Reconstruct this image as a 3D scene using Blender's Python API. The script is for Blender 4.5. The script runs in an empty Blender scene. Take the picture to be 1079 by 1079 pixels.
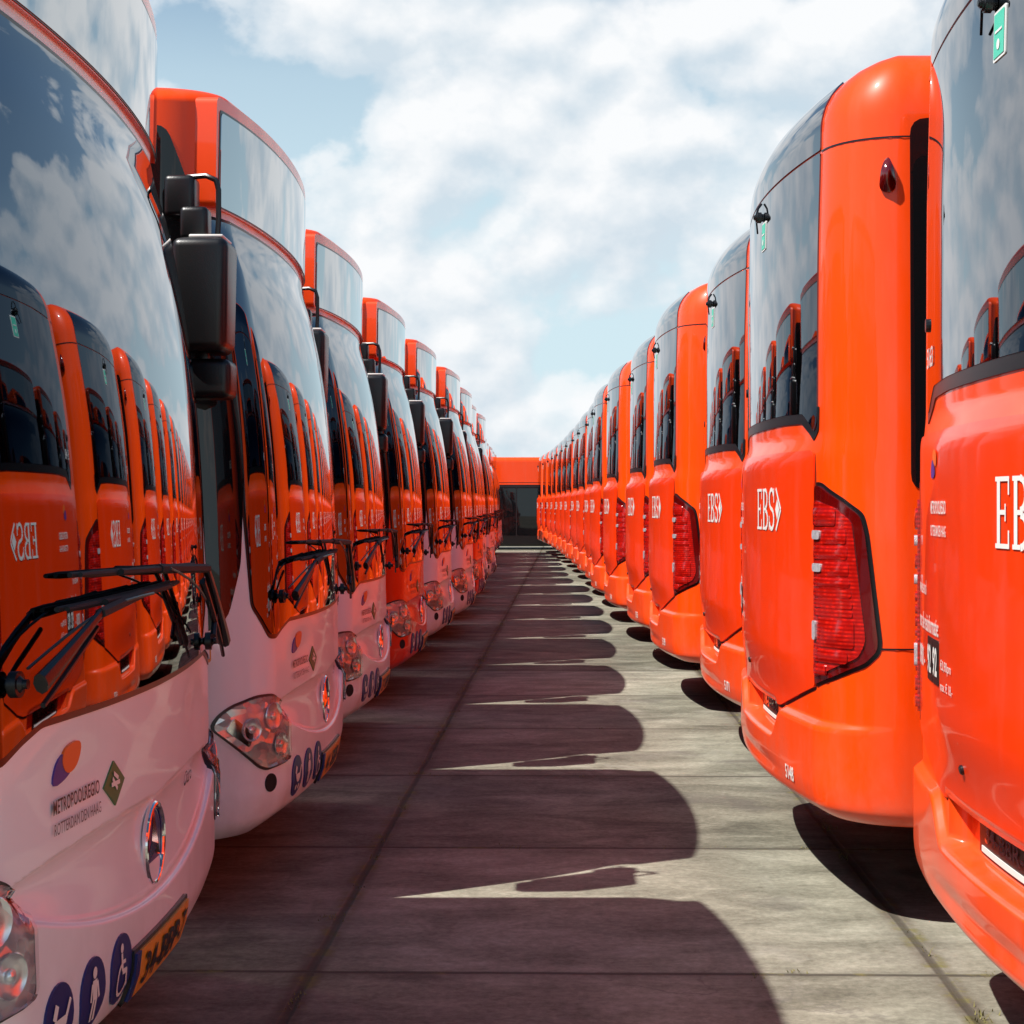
import bpy, bmesh, math, random
from mathutils import Vector, Matrix
random.seed(7)
R = math.radians
sc = bpy.context.scene
C = sc.collection

# ------------------------------------------------------------------ camera
cam_d = bpy.data.cameras.new('camera'); cam = bpy.data.objects.new('camera', cam_d); C.objects.link(cam)
cam.location = (0, 0, 1.5); cam.rotation_euler = (R(90), 0, 0)
cam_d.sensor_width = 36; cam_d.lens = 36*1806/1079
cam_d.shift_x = -0.019; cam_d.shift_y = -0.007
cam_d.clip_start = 0.05; cam_d.clip_end = 3000
cam_d.dof.use_dof = False
sc.camera = cam

# ------------------------------------------------------------------ light and sky
LIGHT = Vector((1.84, 1.0, -3.0)).normalized()
EL = math.asin(-LIGHT.z); AZ = math.atan2(-LIGHT.x, -LIGHT.y)
sun_d = bpy.data.lights.new('sun', 'SUN'); sun_d.energy = 5.0; sun_d.angle = R(0.5); sun_d.color = (1.0, .955, .89)
sun = bpy.data.objects.new('sun', sun_d); C.objects.link(sun); sun.location = (-8, -6, 20)
sun.rotation_euler = LIGHT.to_track_quat('-Z', 'Y').to_euler()

world = bpy.data.worlds.new('World'); sc.world = world; world.use_nodes = True
nt = world.node_tree; nt.nodes.clear()
def N(t, typ, **kw):
    n = t.nodes.new(typ)
    for k, v in kw.items():
        if k.startswith('i_'):
            key = k[2:]; key = int(key) if key.isdigit() else key.replace('_', ' ')
            n.inputs[key].default_value = v
        else: setattr(n, k, v)
    return n
def math_n(t, op, a, b=None, c=None, clamp=False):
    n = t.nodes.new('ShaderNodeMath'); n.operation = op; n.use_clamp = clamp
    for i, v in enumerate((a, b, c)):
        if v is None: continue
        if isinstance(v, (int, float)): n.inputs[i].default_value = v
        else: t.links.new(v, n.inputs[i])
    return n.outputs[0]
def mix_c(t, fac, a, b, mode='MIX'):
    n = t.nodes.new('ShaderNodeMix'); n.data_type = 'RGBA'; n.blend_type = mode
    for sock, v in ((n.inputs[0], fac), (n.inputs[6], a), (n.inputs[7], b)):
        if isinstance(v, (int, float)): sock.default_value = v
        elif isinstance(v, tuple): sock.default_value = v if len(v) == 4 else (*v, 1)
        else: t.links.new(v, sock)
    return n.outputs[2]
def ramp(t, fac, stops, interp='LINEAR'):
    n = t.nodes.new('ShaderNodeValToRGB'); cr = n.color_ramp; cr.interpolation = interp
    while len(cr.elements) < len(stops): cr.elements.new(.5)
    for e, (p, c) in zip(cr.elements, stops):
        e.position = p; e.color = (c, c, c, 1) if isinstance(c, (int, float)) else (*c, 1)
    t.links.new(fac, n.inputs[0]); return n.outputs[0]
def noise(t, vec, scale, detail=4, rough=.5, dist=0.0, lac=2.0):
    n = N(t, 'ShaderNodeTexNoise'); n.inputs['Scale'].default_value = scale; n.inputs['Detail'].default_value = detail
    n.inputs['Roughness'].default_value = rough; n.inputs['Distortion'].default_value = dist
    n.inputs['Lacunarity'].default_value = lac
    t.links.new(vec, n.inputs['Vector']); return n.outputs[0]
def mapping(t, vec, loc=(0,0,0), rot=(0,0,0), scale=(1,1,1)):
    n = N(t, 'ShaderNodeMapping'); n.inputs[1].default_value = loc; n.inputs[2].default_value = rot; n.inputs[3].default_value = scale
    t.links.new(vec, n.inputs[0]); return n.outputs[0]

sky = N(nt, 'ShaderNodeTexSky'); sky.sky_type = 'NISHITA'; sky.sun_disc = False
sky.sun_elevation = EL; sky.sun_rotation = AZ % (2*math.pi)
sky.air_density = 1.0; sky.dust_density = 0.6; sky.ozone_density = 2.0
tc = N(nt, 'ShaderNodeTexCoord'); d = tc.outputs['Generated']
sep = N(nt, 'ShaderNodeSeparateXYZ'); nt.links.new(d, sep.inputs[0])
# clouds: heaps with soft grey bases, a function of the direction in the sky only
off = Vector((2.35, .4, .12))
def cl(o): return noise(nt, mapping(nt, d, loc=tuple(off+Vector(o)), scale=(1.0, 1.0, 1.3)), 4.6, 7, .56)
def puff(o):   # billows
    v = N(nt, 'ShaderNodeTexVoronoi'); v.feature = 'F1'; v.inputs['Scale'].default_value = 9.0
    v.inputs['Detail'].default_value = 2.0; v.inputs['Roughness'].default_value = .5
    nt.links.new(mapping(nt, d, loc=tuple(Vector((1.3, .2, .7))+Vector(o)), scale=(1.0, 1.0, 1.25)), v.inputs['Vector'])
    return math_n(nt, 'MULTIPLY', math_n(nt, 'SUBTRACT', .42, v.outputs['Distance']), .26)
def both(o): return math_n(nt, 'ADD', cl(o), puff(o))
n1 = both((0, 0, 0)); n1b = both((-.008, -.003, .018))
n2 = noise(nt, mapping(nt, d, loc=(7.3, 3, 1), scale=(1, 1, 1.4)), 2.3, 3, .5)
dens = math_n(nt, 'ADD', n1, math_n(nt, 'MULTIPLY', math_n(nt, 'SUBTRACT', n2, .5), .55))
az = math_n(nt, 'MAXIMUM', sep.outputs[1], 0.0)           # more cloud to the north, clearer overhead and to the sides
dens = math_n(nt, 'ADD', dens, math_n(nt, 'MULTIPLY', math_n(nt, 'POWER', az, 8.0), .225))
hz = ramp(nt, sep.outputs[2], [(0.0, .0), (.10, .035), (.26, .03), (.36, .0)])
hz2 = math_n(nt, 'SUBTRACT', math_n(nt, 'ADD', dens, hz), ramp(nt, sep.outputs[2], [(.26, 0.0), (.6, .17)]))
cover = ramp(nt, hz2, [(.475, 0.0), (.53, .72), (.60, 1.0)], 'EASE')
shade = math_n(nt, 'SUBTRACT', n1, n1b)
light = math_n(nt, 'ADD', .62, math_n(nt, 'MULTIPLY', shade, 7.0), clamp=True)
ccol = mix_c(nt, light, (6.3, 7.3, 8.1), (9.4, 9.55, 9.7))
skyc = mix_c(nt, 1.0, sky.outputs[0], (.82, 1.04, 1.10), 'MULTIPLY')
hazef = ramp(nt, sep.outputs[2], [(0.0, .97), (.14, .9), (.24, .62), (.30, .25), (.5, 0.0)])
base = mix_c(nt, hazef, skyc, (6.6, 8.3, 9.0))
out_c = mix_c(nt, cover, base, ccol)
bg = N(nt, 'ShaderNodeBackground'); bg.inputs[1].default_value = 0.070
nt.links.new(out_c, bg.inputs[0])
wo = N(nt, 'ShaderNodeOutputWorld'); nt.links.new(bg.outputs[0], wo.inputs[0])

sc.view_settings.view_transform = 'Standard'; sc.view_settings.look = 'None'
sc.view_settings.exposure = 0.55; sc.view_settings.gamma = 1.0
try:
    sc.view_settings.use_curve_mapping = False
    sc.cycles.use_denoising = True
    sc.cycles.max_bounces = 8; sc.cycles.glossy_bounces = 5; sc.cycles.diffuse_bounces = 3
    sc.cycles.caustics_reflective = True; sc.cycles.blur_glossy = 0.06
    sc.cycles.sample_clamp_indirect = 12
except Exception: pass

# ------------------------------------------------------------------ materials
def new_mat(name):
    m = bpy.data.materials.new(name); m.use_nodes = True
    t = m.node_tree; b = t.nodes['Principled BSDF']; return m, t, b
def pbr(name, col, rough=.5, metal=0, coat=0, coat_r=.03, spec=None, ior=None, vary=0.0, vscale=3.0, bump=0.0, bscale=200):
    m, t, b = new_mat(name)
    b.inputs['Base Color'].default_value = (*col, 1); b.inputs['Roughness'].default_value = rough
    b.inputs['Metallic'].default_value = metal; b.inputs['Coat Weight'].default_value = coat
    b.inputs['Coat Roughness'].default_value = coat_r
    if ior: b.inputs['IOR'].default_value = ior
    if vary or bump:
        co = N(t, 'ShaderNodeTexCoord').outputs['Object']
    if vary:
        f = noise(t, co, vscale, 5, .6)
        t.links.new(mix_c(t, f, tuple(c*(1-vary) for c in col), tuple(min(1, c*(1+vary)) for c in col)), b.inputs['Base Color'])
    if bump:
        bn = N(t, 'ShaderNodeBump'); bn.inputs['Strength'].default_value = bump; bn.inputs['Distance'].default_value = .002
        t.links.new(noise(t, co, bscale, 3), bn.inputs['Height']); t.links.new(bn.outputs[0], b.inputs['Normal'])
    return m
ORANGE = (.96, .065, .0002)
RED = (.80, .034, .001)
def paint(name, lower, split=None, white_back=None):
    """body paint; below `split` and ahead of `white_back` (object x) the colour is `lower`"""
    m, t, b = new_mat(name)
    co = N(t, 'ShaderNodeTexCoord').outputs['Object']
    dirt = noise(t, mapping(t, co, scale=(1, 1, .6)), 5, 8, .65)
    s3 = N(t, 'ShaderNodeSeparateXYZ'); t.links.new(co, s3.inputs[0])
    if split:
        a = math_n(t, 'LESS_THAN', s3.outputs[2], split)
        c = math_n(t, 'GREATER_THAN', s3.outputs[0], white_back)
        col = mix_c(t, math_n(t, 'MULTIPLY', a, c), ORANGE, lower)
    else:
        rgb = N(t, 'ShaderNodeRGB'); rgb.outputs[0].default_value = (*lower, 1); col = rgb.outputs[0]
    film = noise(t, mapping(t, co, loc=(4, 0, 0), scale=(3.0, 3.0, .45)), 3.0, 6, .62)
    col = mix_c(t, ramp(t, film, [(.50, 0.0), (.78, .06)]), col, (.42, .36, .32))
    # road dust towards the skirt
    dz = ramp(t, s3.outputs[2], [(.28, 1.0), (.75, .0)])
    f = math_n(t, 'MULTIPLY', math_n(t, 'MULTIPLY', dz, ramp(t, dirt, [(.35, 0.0), (.7, 1.0)])), .38)
    col = mix_c(t, f, col, (.25, .22, .19))
    t.links.new(col, b.inputs['Base Color'])
    b.inputs['Roughness'].default_value = .38; b.inputs['Coat Weight'].default_value = .35 if split else .55; b.inputs['Specular IOR Level'].default_value = .2
    t.links.new(ramp(t, dirt, [(.3, .025), (.8, .10)]), b.inputs['Coat Roughness'])
    bn = N(t, 'ShaderNodeBump'); bn.inputs['Strength'].default_value = .02; bn.inputs['Distance'].default_value = .003
    t.links.new(noise(t, co, 1.4, 1), bn.inputs['Height']); t.links.new(bn.outputs[0], b.inputs['Coat Normal'])
    return m
M = {}
M['paint_white'] = paint('white_and_orange_paint', (.90, .88, .90), 2.598, -.58)
M['paint_red'] = paint('red_paint', RED, 2.598, -.58)
M['paint'] = paint('orange_paint', ORANGE)
M['paint_reflection_tint'] = paint('orange_paint_reflection_tint', (.92, .043, .001))  # body orange with the redder look of reflections put into the flap colour
M['trim'] = pbr('orange_trim', ORANGE, .38, coat=.7, coat_r=.05)
M['plastic'] = pbr('black_plastic', (.006, .006, .007), .34, bump=.2)
M['rubber'] = pbr('black_rubber', (.015, .014, .014), .75, bump=.4)
M['seal'] = pbr('window_seal', (.006, .006, .007), .3)
M['under'] = pbr('underbody', (.012, .011, .011), .9)
M['chrome'] = pbr('chrome', (.82, .83, .85), .06, 1)
M['rim'] = pbr('steel_rim', (.42, .43, .44), .35, .9)
M['whitetext'] = pbr('white_lettering', (.80, .78, .74), .4)
M['greytext'] = pbr('grey_lettering', (.10, .09, .10), .4)
M['blacktext'] = pbr('black_lettering', (.01, .01, .01), .4)
M['blue'] = pbr('blue_sticker', (.012, .016, .13), .35)
M['plateyellow'] = pbr('plate_yellow', (.72, .30, .02), .4)
M['green'] = pbr('green_sticker', (.04, .16, .05), .4)
M['teal'] = pbr('teal_sticker', (.08, .55, .38), .5)
M['purple'] = pbr('purple_sticker', (.06, .03, .25), .4)
M['orangesticker'] = pbr('orange_sticker', (.85, .14, .01), .4)
M['redlens'] = pbr('dark_red_lens', (.10, .0015, .0015), .12, coat=1, coat_r=.02)
M['whitelamp'] = pbr('white_lamp', (.42, .40, .42), .2, coat=1, vary=.6, vscale=60)
def lamp_mat():
    m, t, b = new_mat('red_lamp'); co = N(t, 'ShaderNodeTexCoord').outputs['Object']
    w = N(t, 'ShaderNodeTexWave'); w.bands_direction = 'Z'; w.inputs['Scale'].default_value = 22; t.links.new(co, w.inputs['Vector'])
    v = N(t, 'ShaderNodeTexVoronoi'); v.inputs['Scale'].default_value = 42; t.links.new(mapping(t, co, scale=(1, 1, .8)), v.inputs['Vector'])
    f = math_n(t, 'MULTIPLY', w.outputs['Fac'], ramp(t, v.outputs['Distance'], [(.0, 1.0), (.6, .25)]))
    t.links.new(mix_c(t, f, (.28, .003, .002), (.80, .014, .005)), b.inputs['Base Color'])
    b.inputs['Roughness'].default_value = .2; b.inputs['Coat Weight'].default_value = 1
    bn = N(t, 'ShaderNodeBump'); bn.inputs['Strength'].default_value = .25; bn.inputs['Distance'].default_value = .003
    t.links.new(f, bn.inputs['Height']); t.links.new(bn.outputs[0], b.inputs['Normal']); return m
M['redlamp'] = lamp_mat()
M['bowl'] = pbr('silver_bowl', (.80, .82, .86), .22, .75)
M['amber'] = pbr('amber_lens', (.75, .18, .01), .15, coat=1)
M['lampdark'] = pbr('lamp_bezel', (.05, .05, .055), .3, .6)
def glass_mat(name, col, ior, rough=.016, wav=.035, metal=0):
    m, t, b = new_mat(name)
    b.inputs['Base Color'].default_value = (*col, 1); b.inputs['IOR'].default_value = ior
    b.inputs['Roughness'].default_value = rough; b.inputs['Metallic'].default_value = metal
    co = N(t, 'ShaderNodeTexCoord').outputs['Object']
    bn = N(t, 'ShaderNodeBump'); bn.inputs['Strength'].default_value = wav; bn.inputs['Distance'].default_value = .01
    t.links.new(noise(t, co, 1.6, 1), bn.inputs['Height']); t.links.new(bn.outputs[0], b.inputs['Normal'])
    return m
M['screen'] = glass_mat('windscreen_glass', (.12, .15, .185), 1.5, metal=1)
M['dest'] = glass_mat('display_glass', (.42, .45, .47), 1.5, metal=1)
M['rearglass'] = glass_mat('rear_window_glass', (.17, .19, .22), 1.5, metal=1)
M['sideglass'] = glass_mat('side_window_glass', (.006, .006, .007), 1.5)
def lens_mat():
    m = bpy.data.materials.new('clear_lens'); m.use_nodes = True; t = m.node_tree; t.nodes.clear()
    tr = N(t, 'ShaderNodeBsdfTransparent'); gl = N(t, 'ShaderNodeBsdfGlossy'); gl.inputs['Roughness'].default_value = .02
    fr = N(t, 'ShaderNodeFresnel'); fr.inputs[0].default_value = 1.45
    mx = N(t, 'ShaderNodeMixShader'); t.links.new(fr.outputs[0], mx.inputs[0]); t.links.new(tr.outputs[0], mx.inputs[1]); t.links.new(gl.outputs[0], mx.inputs[2])
    o = N(t, 'ShaderNodeOutputMaterial'); t.links.new(mx.outputs[0], o.inputs[0]); return m
M['lens'] = lens_mat()
def facet_mat():
    m, t, b = new_mat('faceted_reflector')
    co = N(t, 'ShaderNodeTexCoord').outputs['Object']
    v = N(t, 'ShaderNodeTexVoronoi'); v.inputs['Scale'].default_value = 24; t.links.new(mapping(t, co, scale=(.6, 1, 1.6)), v.inputs['Vector'])
    sb = N(t, 'ShaderNodeVectorMath'); sb.operation = 'SUBTRACT'; t.links.new(v.outputs['Color'], sb.inputs[0]); sb.inputs[1].default_value = (.5, .5, .5)
    sl = N(t, 'ShaderNodeVectorMath'); sl.operation = 'SCALE'; t.links.new(sb.outputs[0], sl.inputs[0]); sl.inputs['Scale'].default_value = .5
    g = N(t, 'ShaderNodeNewGeometry')
    ad = N(t, 'ShaderNodeVectorMath'); ad.operation = 'ADD'; t.links.new(g.outputs['Normal'], ad.inputs[0]); t.links.new(sl.outputs[0], ad.inputs[1])
    nm = N(t, 'ShaderNodeVectorMath'); nm.operation = 'NORMALIZE'; t.links.new(ad.outputs[0], nm.inputs[0])
    t.links.new(nm.outputs[0], b.inputs['Normal'])
    b.inputs['Base Color'].default_value = (.78, .80, .84, 1); b.inputs['Metallic'].default_value = .7; b.inputs['Roughness'].default_value = .25
    return m
M['facet'] = facet_mat()

def concrete():
    m, t, b = new_mat('concrete_slabs')
    co = N(t, 'ShaderNodeTexCoord').outputs['Object']
    # slab grid turned a little against the rows of buses
    g = mapping(t, co, rot=(0, 0, R(1.17)))
    s = N(t, 'ShaderNodeSeparateXYZ'); t.links.new(g, s.inputs[0])
    warp = math_n(t, 'MULTIPLY', math_n(t, 'SUBTRACT', noise(t, co, 2.5, 4), .5), .018)
    def joint(v, off, period):
        x = math_n(t, 'DIVIDE', math_n(t, 'ADD', math_n(t, 'ADD', v, off), warp), period)
        f = math_n(t, 'SUBTRACT', x, math_n(t, 'FLOOR', x))
        return math_n(t, 'MULTIPLY', math_n(t, 'MINIMUM', f, math_n(t, 'SUBTRACT', 1.0, f)), period), math_n(t, 'FLOOR', x)
    # x' = x cos - y sin ; y' = x sin + y cos
    jx, ix = joint(s.outputs[0], JX, 2.02); jy, iy = joint(s.outputs[1], JY, 2.0)
    nbig = noise(t, co, .55, 6, .6); nmid = noise(t, mapping(t, co, scale=(1, 1.5, 1)), 1.9, 9, .68, .6); nfine = noise(t, co, 60, 6, .7)
    streak = noise(t, mapping(t, co, rot=(0, 0, R(4)), scale=(1.0, 4, 1)), 1.3, 9, .72)
    wn = N(t, 'ShaderNodeTexWhiteNoise'); wn.noise_dimensions = '2D'
    cmb = N(t, 'ShaderNodeCombineXYZ'); t.links.new(ix, cmb.inputs[0]); t.links.new(iy, cmb.inputs[1]); t.links.new(cmb.outputs[0], wn.inputs['Vector'])
    v = math_n(t, 'ADD', math_n(t, 'MULTIPLY', nmid, .65), math_n(t, 'MULTIPLY', streak, .35))
    v = math_n(t, 'ADD', v, math_n(t, 'MULTIPLY', math_n(t, 'SUBTRACT', wn.outputs[0], .5), .14))
    v = math_n(t, 'ADD', v, math_n(t, 'MULTIPLY', math_n(t, 'SUBTRACT', nbig, .5), .30))
    grit = noise(t, co, 34, 5, .75)
    v = math_n(t, 'ADD', v, math_n(t, 'MULTIPLY', math_n(t, 'SUBTRACT', grit, .5), .38))
    col = ramp(t, v, [(.32, (.070, .066, .049)), (.43, (.140, .134, .101)), (.55, (.245, .236, .182)), (.70, (.41, .395, .315))])
    col = mix_c(t, math_n(t, 'MULTIPLY', nfine, .3), col, (.15, .14, .105), 'MIX')
    # pale, wavy streaks in scattered patches
    pale_n = noise(t, mapping(t, co, loc=(5, 2, 0), rot=(0, 0, R(25)), scale=(2.0, .8, 1)), .9, 4, .5, .9)
    pale_n = math_n(t, 'ABSOLUTE', math_n(t, 'SUBTRACT', pale_n, .5))
    pale_f = math_n(t, 'MULTIPLY', ramp(t, pale_n, [(.0, 1.0), (.012, .8), (.03, 0.0)]), ramp(t, noise(t, mapping(t, co, loc=(1, 8, 0)), 1.5, 4, .6), [(.50, 0.0), (.68, .22)]))
    col = mix_c(t, pale_f, col, (.40, .38, .34))
    # pits and oil spots
    oil = ramp(t, noise(t, mapping(t, co, loc=(3, 1, 0)), 1.3, 6, .6), [(.56, 0.0), (.68, .55)])
    col = mix_c(t, oil, col, (.10, .088, .078))
    spots = ramp(t, noise(t, mapping(t, co, loc=(9, 4, 0)), 9, 3, .5), [(.72, 0.0), (.76, .55)])
    col = mix_c(t, spots, col, (.09, .08, .07))
    # cracks with paler filling
    vo = N(t, 'ShaderNodeTexVoronoi'); vo.feature = 'DISTANCE_TO_EDGE'; vo.inputs['Scale'].default_value = .55
    wv = N(t, 'ShaderNodeVectorMath'); wv.operation = 'ADD'; t.links.new(co, wv.inputs[0])
    wn3 = N(t, 'ShaderNodeTexNoise'); wn3.inputs['Scale'].default_value = 1.8; wn3.inputs['Detail'].default_value = 6; t.links.new(co, wn3.inputs['Vector'])
    t.links.new(wn3.outputs['Color'], wv.inputs[1]); t.links.new(wv.outputs[0], vo.inputs['Vector'])
    cr = math_n(t, 'MULTIPLY', ramp(t, vo.outputs['Distance'], [(.0, 1.0), (.006, 0.0)]), ramp(t, nbig, [(.5, 0.0), (.56, .5)]))
    col = mix_c(t, cr, col, (.10, .09, .08))
    # joints
    jline_y = ramp(t, jy, [(.0, .85), (.009, .75), (.017, 0.0)])
    jstain_y = ramp(t, jy, [(.0, .45), (.10, 0.0)])
    jline_x = ramp(t, jx, [(.0, .7), (.010, .6), (.018, 0.0)])
    # the seams along the rows are filled with dark bitumen and moss
    wide = ramp(t, math_n(t, 'ADD', jx, math_n(t, 'MULTIPLY', math_n(t, 'SUBTRACT', nmid, .5), .03)), [(.03, .70), (.06, 0.0)])
    jstain_x = ramp(t, jx, [(.0, .5), (.16, 0.0)])
    st = math_n(t, 'MULTIPLY', math_n(t, 'MAXIMUM', jstain_x, jstain_y), ramp(t, nmid, [(.35, .3), (.65, 1.0)]))
    col = mix_c(t, st, col, (.085, .072, .06))
    wide = math_n(t, 'MULTIPLY', wide, ramp(t, noise(t, mapping(t, co, loc=(2, 5, 0)), 1.1, 4, .6), [(.40, .15), (.60, 1.0)]))
    col = mix_c(t, wide, col, (.075, .052, .038))
    moss = math_n(t, 'MULTIPLY', ramp(t, jx, [(.02, 1.0), (.055, 0.0)]), ramp(t, noise(t, co, 6, 6, .7), [(.50, 0.0), (.58, .8)]))
    col = mix_c(t, moss, col, (.15, .135, .04))
    mossy = math_n(t, 'MULTIPLY', ramp(t, jy, [(.01, 1.0), (.03, 0.0)]), ramp(t, noise(t, co, 3, 6, .7), [(.56, 0.0), (.64, .8)]))
    jl = math_n(t, 'MAXIMUM', jline_y, jline_x)
    col = mix_c(t, jl, col, (.05, .042, .032))
    col = mix_c(t, mossy, col, (.16, .14, .05))
    t.links.new(col, b.inputs['Base Color'])
    b.inputs['Roughness'].default_value = .9
    b.inputs['Specular IOR Level'].default_value = .25
    h = math_n(t, 'SUBTRACT', math_n(t, 'ADD', math_n(t, 'MULTIPLY', streak, .35), math_n(t, 'MULTIPLY', nfine, .35)), math_n(t, 'MULTIPLY', jl, 2.5))
    bn = N(t, 'ShaderNodeBump'); bn.inputs['Strength'].default_value = .55; bn.inputs['Distance'].default_value = .006
    t.links.new(h, bn.inputs['Height']); t.links.new(bn.outputs[0], b.inputs['Normal'])
    return m
# seam lines pass x=-.70 and x=+1.32 at y=6; cross joints at y = 5.495, 7.47, 9.47 (x near 0)
c_, s_ = math.cos(R(1.17)), math.sin(R(1.17))
JX = -(-.70*c_ - 6*s_) ; JY = -(5.49*c_)

# ------------------------------------------------------------------ mesh helpers
def link(name, me, parent=None, mats=()):
    for m in mats: me.materials.append(m)
    o = bpy.data.objects.new(name, me); C.objects.link(o); o.parent = parent; return o
def tag(o, label=None, cat=None, group=None, kind=None):
    for k, v in (('label', label), ('category', cat), ('group', group), ('kind', kind)):
        if v: o[k] = v
    return o
def empty(name, loc=(0,0,0), rz=0):
    o = bpy.data.objects.new(name, None); C.objects.link(o); o.location = loc; o.rotation_euler = (0, 0, rz)
    o.empty_display_size = .3; return o
class SM:
    """collects vertices with their own normals, faces and material slots"""
    def __init__(s): s.v = []; s.f = []; s.n = []; s.m = []
    def add(s, vs, fs, ns=None, m=0):
        o = len(s.v); s.v += [tuple(v) for v in vs]; s.n += [tuple(n) if n is not None else (0, 0, 0) for n in (ns or [None]*len(vs))]
        for f in fs: s.f.append([o+i for i in f]); s.m.append(m)
    def flat(s, vs, m=0):
        s.add(vs, [list(range(len(vs)))], None, m)
    def build(s, name, mats, parent=None):
        me = bpy.data.meshes.new(name); me.from_pydata(s.v, [], s.f); me.update()
        for p, m in zip(me.polygons, s.m): p.material_index = m; p.use_smooth = True
        cn = []
        for l in me.loops:
            n = s.n[l.vertex_index]
            cn.append(n if n != (0, 0, 0) else None)
        pn = [None]*len(me.loops)
        for p in me.polygons:
            for li in p.loop_indices: pn[li] = tuple(p.normal)
        me.normals_split_custom_set([a if a else b for a, b in zip(cn, pn)])
        return link(name, me, parent, mats if isinstance(mats, (list, tuple)) else [mats])
def bm_obj(name, bm, mats, parent=None, angle=35):
    bmesh.ops.recalc_face_normals(bm, faces=bm.faces)
    me = bpy.data.meshes.new(name); bm.to_mesh(me); bm.free()
    for p in me.polygons: p.use_smooth = True
    me.set_sharp_from_angle(angle=R(angle))
    return link(name, me, parent, mats if isinstance(mats, (list, tuple)) else [mats])
def add_rbox(bm, c, size, bev, seg=3, rot=None, m=0, taper=None):
    r = bmesh.ops.create_cube(bm, size=1)
    vs = r['verts']
    for v in vs:
        v.co = Vector((v.co.x*size[0], v.co.y*size[1], v.co.z*size[2]))
        if taper and v.co.z < 0: v.co.x *= taper[0]; v.co.y *= taper[1]
    es = list({e for v in vs for e in v.link_edges})
    rr = bmesh.ops.bevel(bm, geom=es, offset=bev, segments=seg, affect='EDGES', profile=.5)
    vs2 = list({v for f in rr['faces'] for v in f.verts} | set(v for v in vs if v.is_valid))
    mt = Matrix.Translation(c) @ (rot.to_matrix().to_4x4() if rot else Matrix.Identity(4))
    fs = list({f for v in vs2 for f in v.link_faces})
    for v in vs2: v.co = mt @ v.co
    for f in fs: f.material_index = m
def add_tube(bm, pts, rad, seg=8, m=0, flat=None):
    """sweeps a round (or flattened) section along pts; rad a number or one per point"""
    pts = [Vector(p) for p in pts]; rads = rad if isinstance(rad, (list, tuple)) else [rad]*len(pts)
    rings = []; up = Vector((0, 0, 1))
    prev = None
    for i, p in enumerate(pts):
        a = pts[max(0, i-1)]; b = pts[min(len(pts)-1, i+1)]; tdir = (b-a).normalized()
        ref = prev if prev else (up if abs(tdir.dot(up)) < .9 else Vector((1, 0, 0)))
        u = (ref - tdir*ref.dot(tdir)).normalized(); w = tdir.cross(u); prev = u
        k = flat if flat else 1
        rings.append([bm.verts.new(p + u*math.cos(2*math.pi*j/seg)*rads[i] + w*math.sin(2*math.pi*j/seg)*rads[i]*k) for j in range(seg)])
    for a, b in zip(rings, rings[1:]):
        for j in range(seg):
            f = bm.faces.new((a[j], a[(j+1) % seg], b[(j+1) % seg], b[j])); f.material_index = m
    for r_ in (rings[0][::-1], rings[-1]):
        f = bm.faces.new(r_); f.material_index = m
def add_cyl(bm, c, axis, r, h, seg=24, m=0, bev=0, r2=None):
    axis = Vector(axis).normalized(); q = Vector((0, 0, 1)).rotation_difference(axis)
    res = bmesh.ops.create_cone(bm, cap_ends=True, segments=seg, radius1=r, radius2=r2 if r2 is not None else r, depth=h)
    vs = res['verts']
    if bev:
        es = [e for e in {e for v in vs for e in v.link_edges} if len(e.link_faces) == 2 and any(len(f.verts) > 4 for f in e.link_faces)]
        rr = bmesh.ops.bevel(bm, geom=es, offset=bev, segments=3, affect='EDGES')
        vs = list({v for f in rr['faces'] for v in f.verts} | {v for v in vs if v.is_valid})
    for f in {f for v in vs for f in v.link_faces}: f.material_index = m
    for v in vs: v.co = q.to_matrix() @ v.co + Vector(c)
def chaikin(p, n=2, keep=()):
    for _ in range(n):
        q = []
        for i in range(len(p)):
            a, b = p[i], p[(i+1) % len(p)]
            q.append((a[0]*.75+b[0]*.25, a[1]*.75+b[1]*.25)); q.append((a[0]*.25+b[0]*.75, a[1]*.25+b[1]*.75))
        p = q
    return p
def round_poly(p, r, n=4):
    out = []
    for i in range(len(p)):
        a, b, c = Vector(p[i-1]), Vector(p[i]), Vector(p[(i+1) % len(p)])
        d1 = (a-b); d2 = (c-b); k = min(r, d1.length*.45, d2.length*.45)
        s0 = b + d1.normalized()*k; s1 = b + d2.normalized()*k
        for j in range(n+1):
            u = j/n; out.append(tuple(s0*(1-u)**2 + b*2*u*(1-u) + s1*u*u))
    return out
def mirror(p): return [(-a, b) for a, b in reversed(p)]
def sym(half):
    """closed outline from its positive-s half, listed from bottom to top"""
    return list(half) + [(-a, b) for a, b in reversed(half)]
def sstep(a, b, x):
    t = max(0, min(1, (x-a)/(b-a))); return t*t*(3-2*t)
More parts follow.
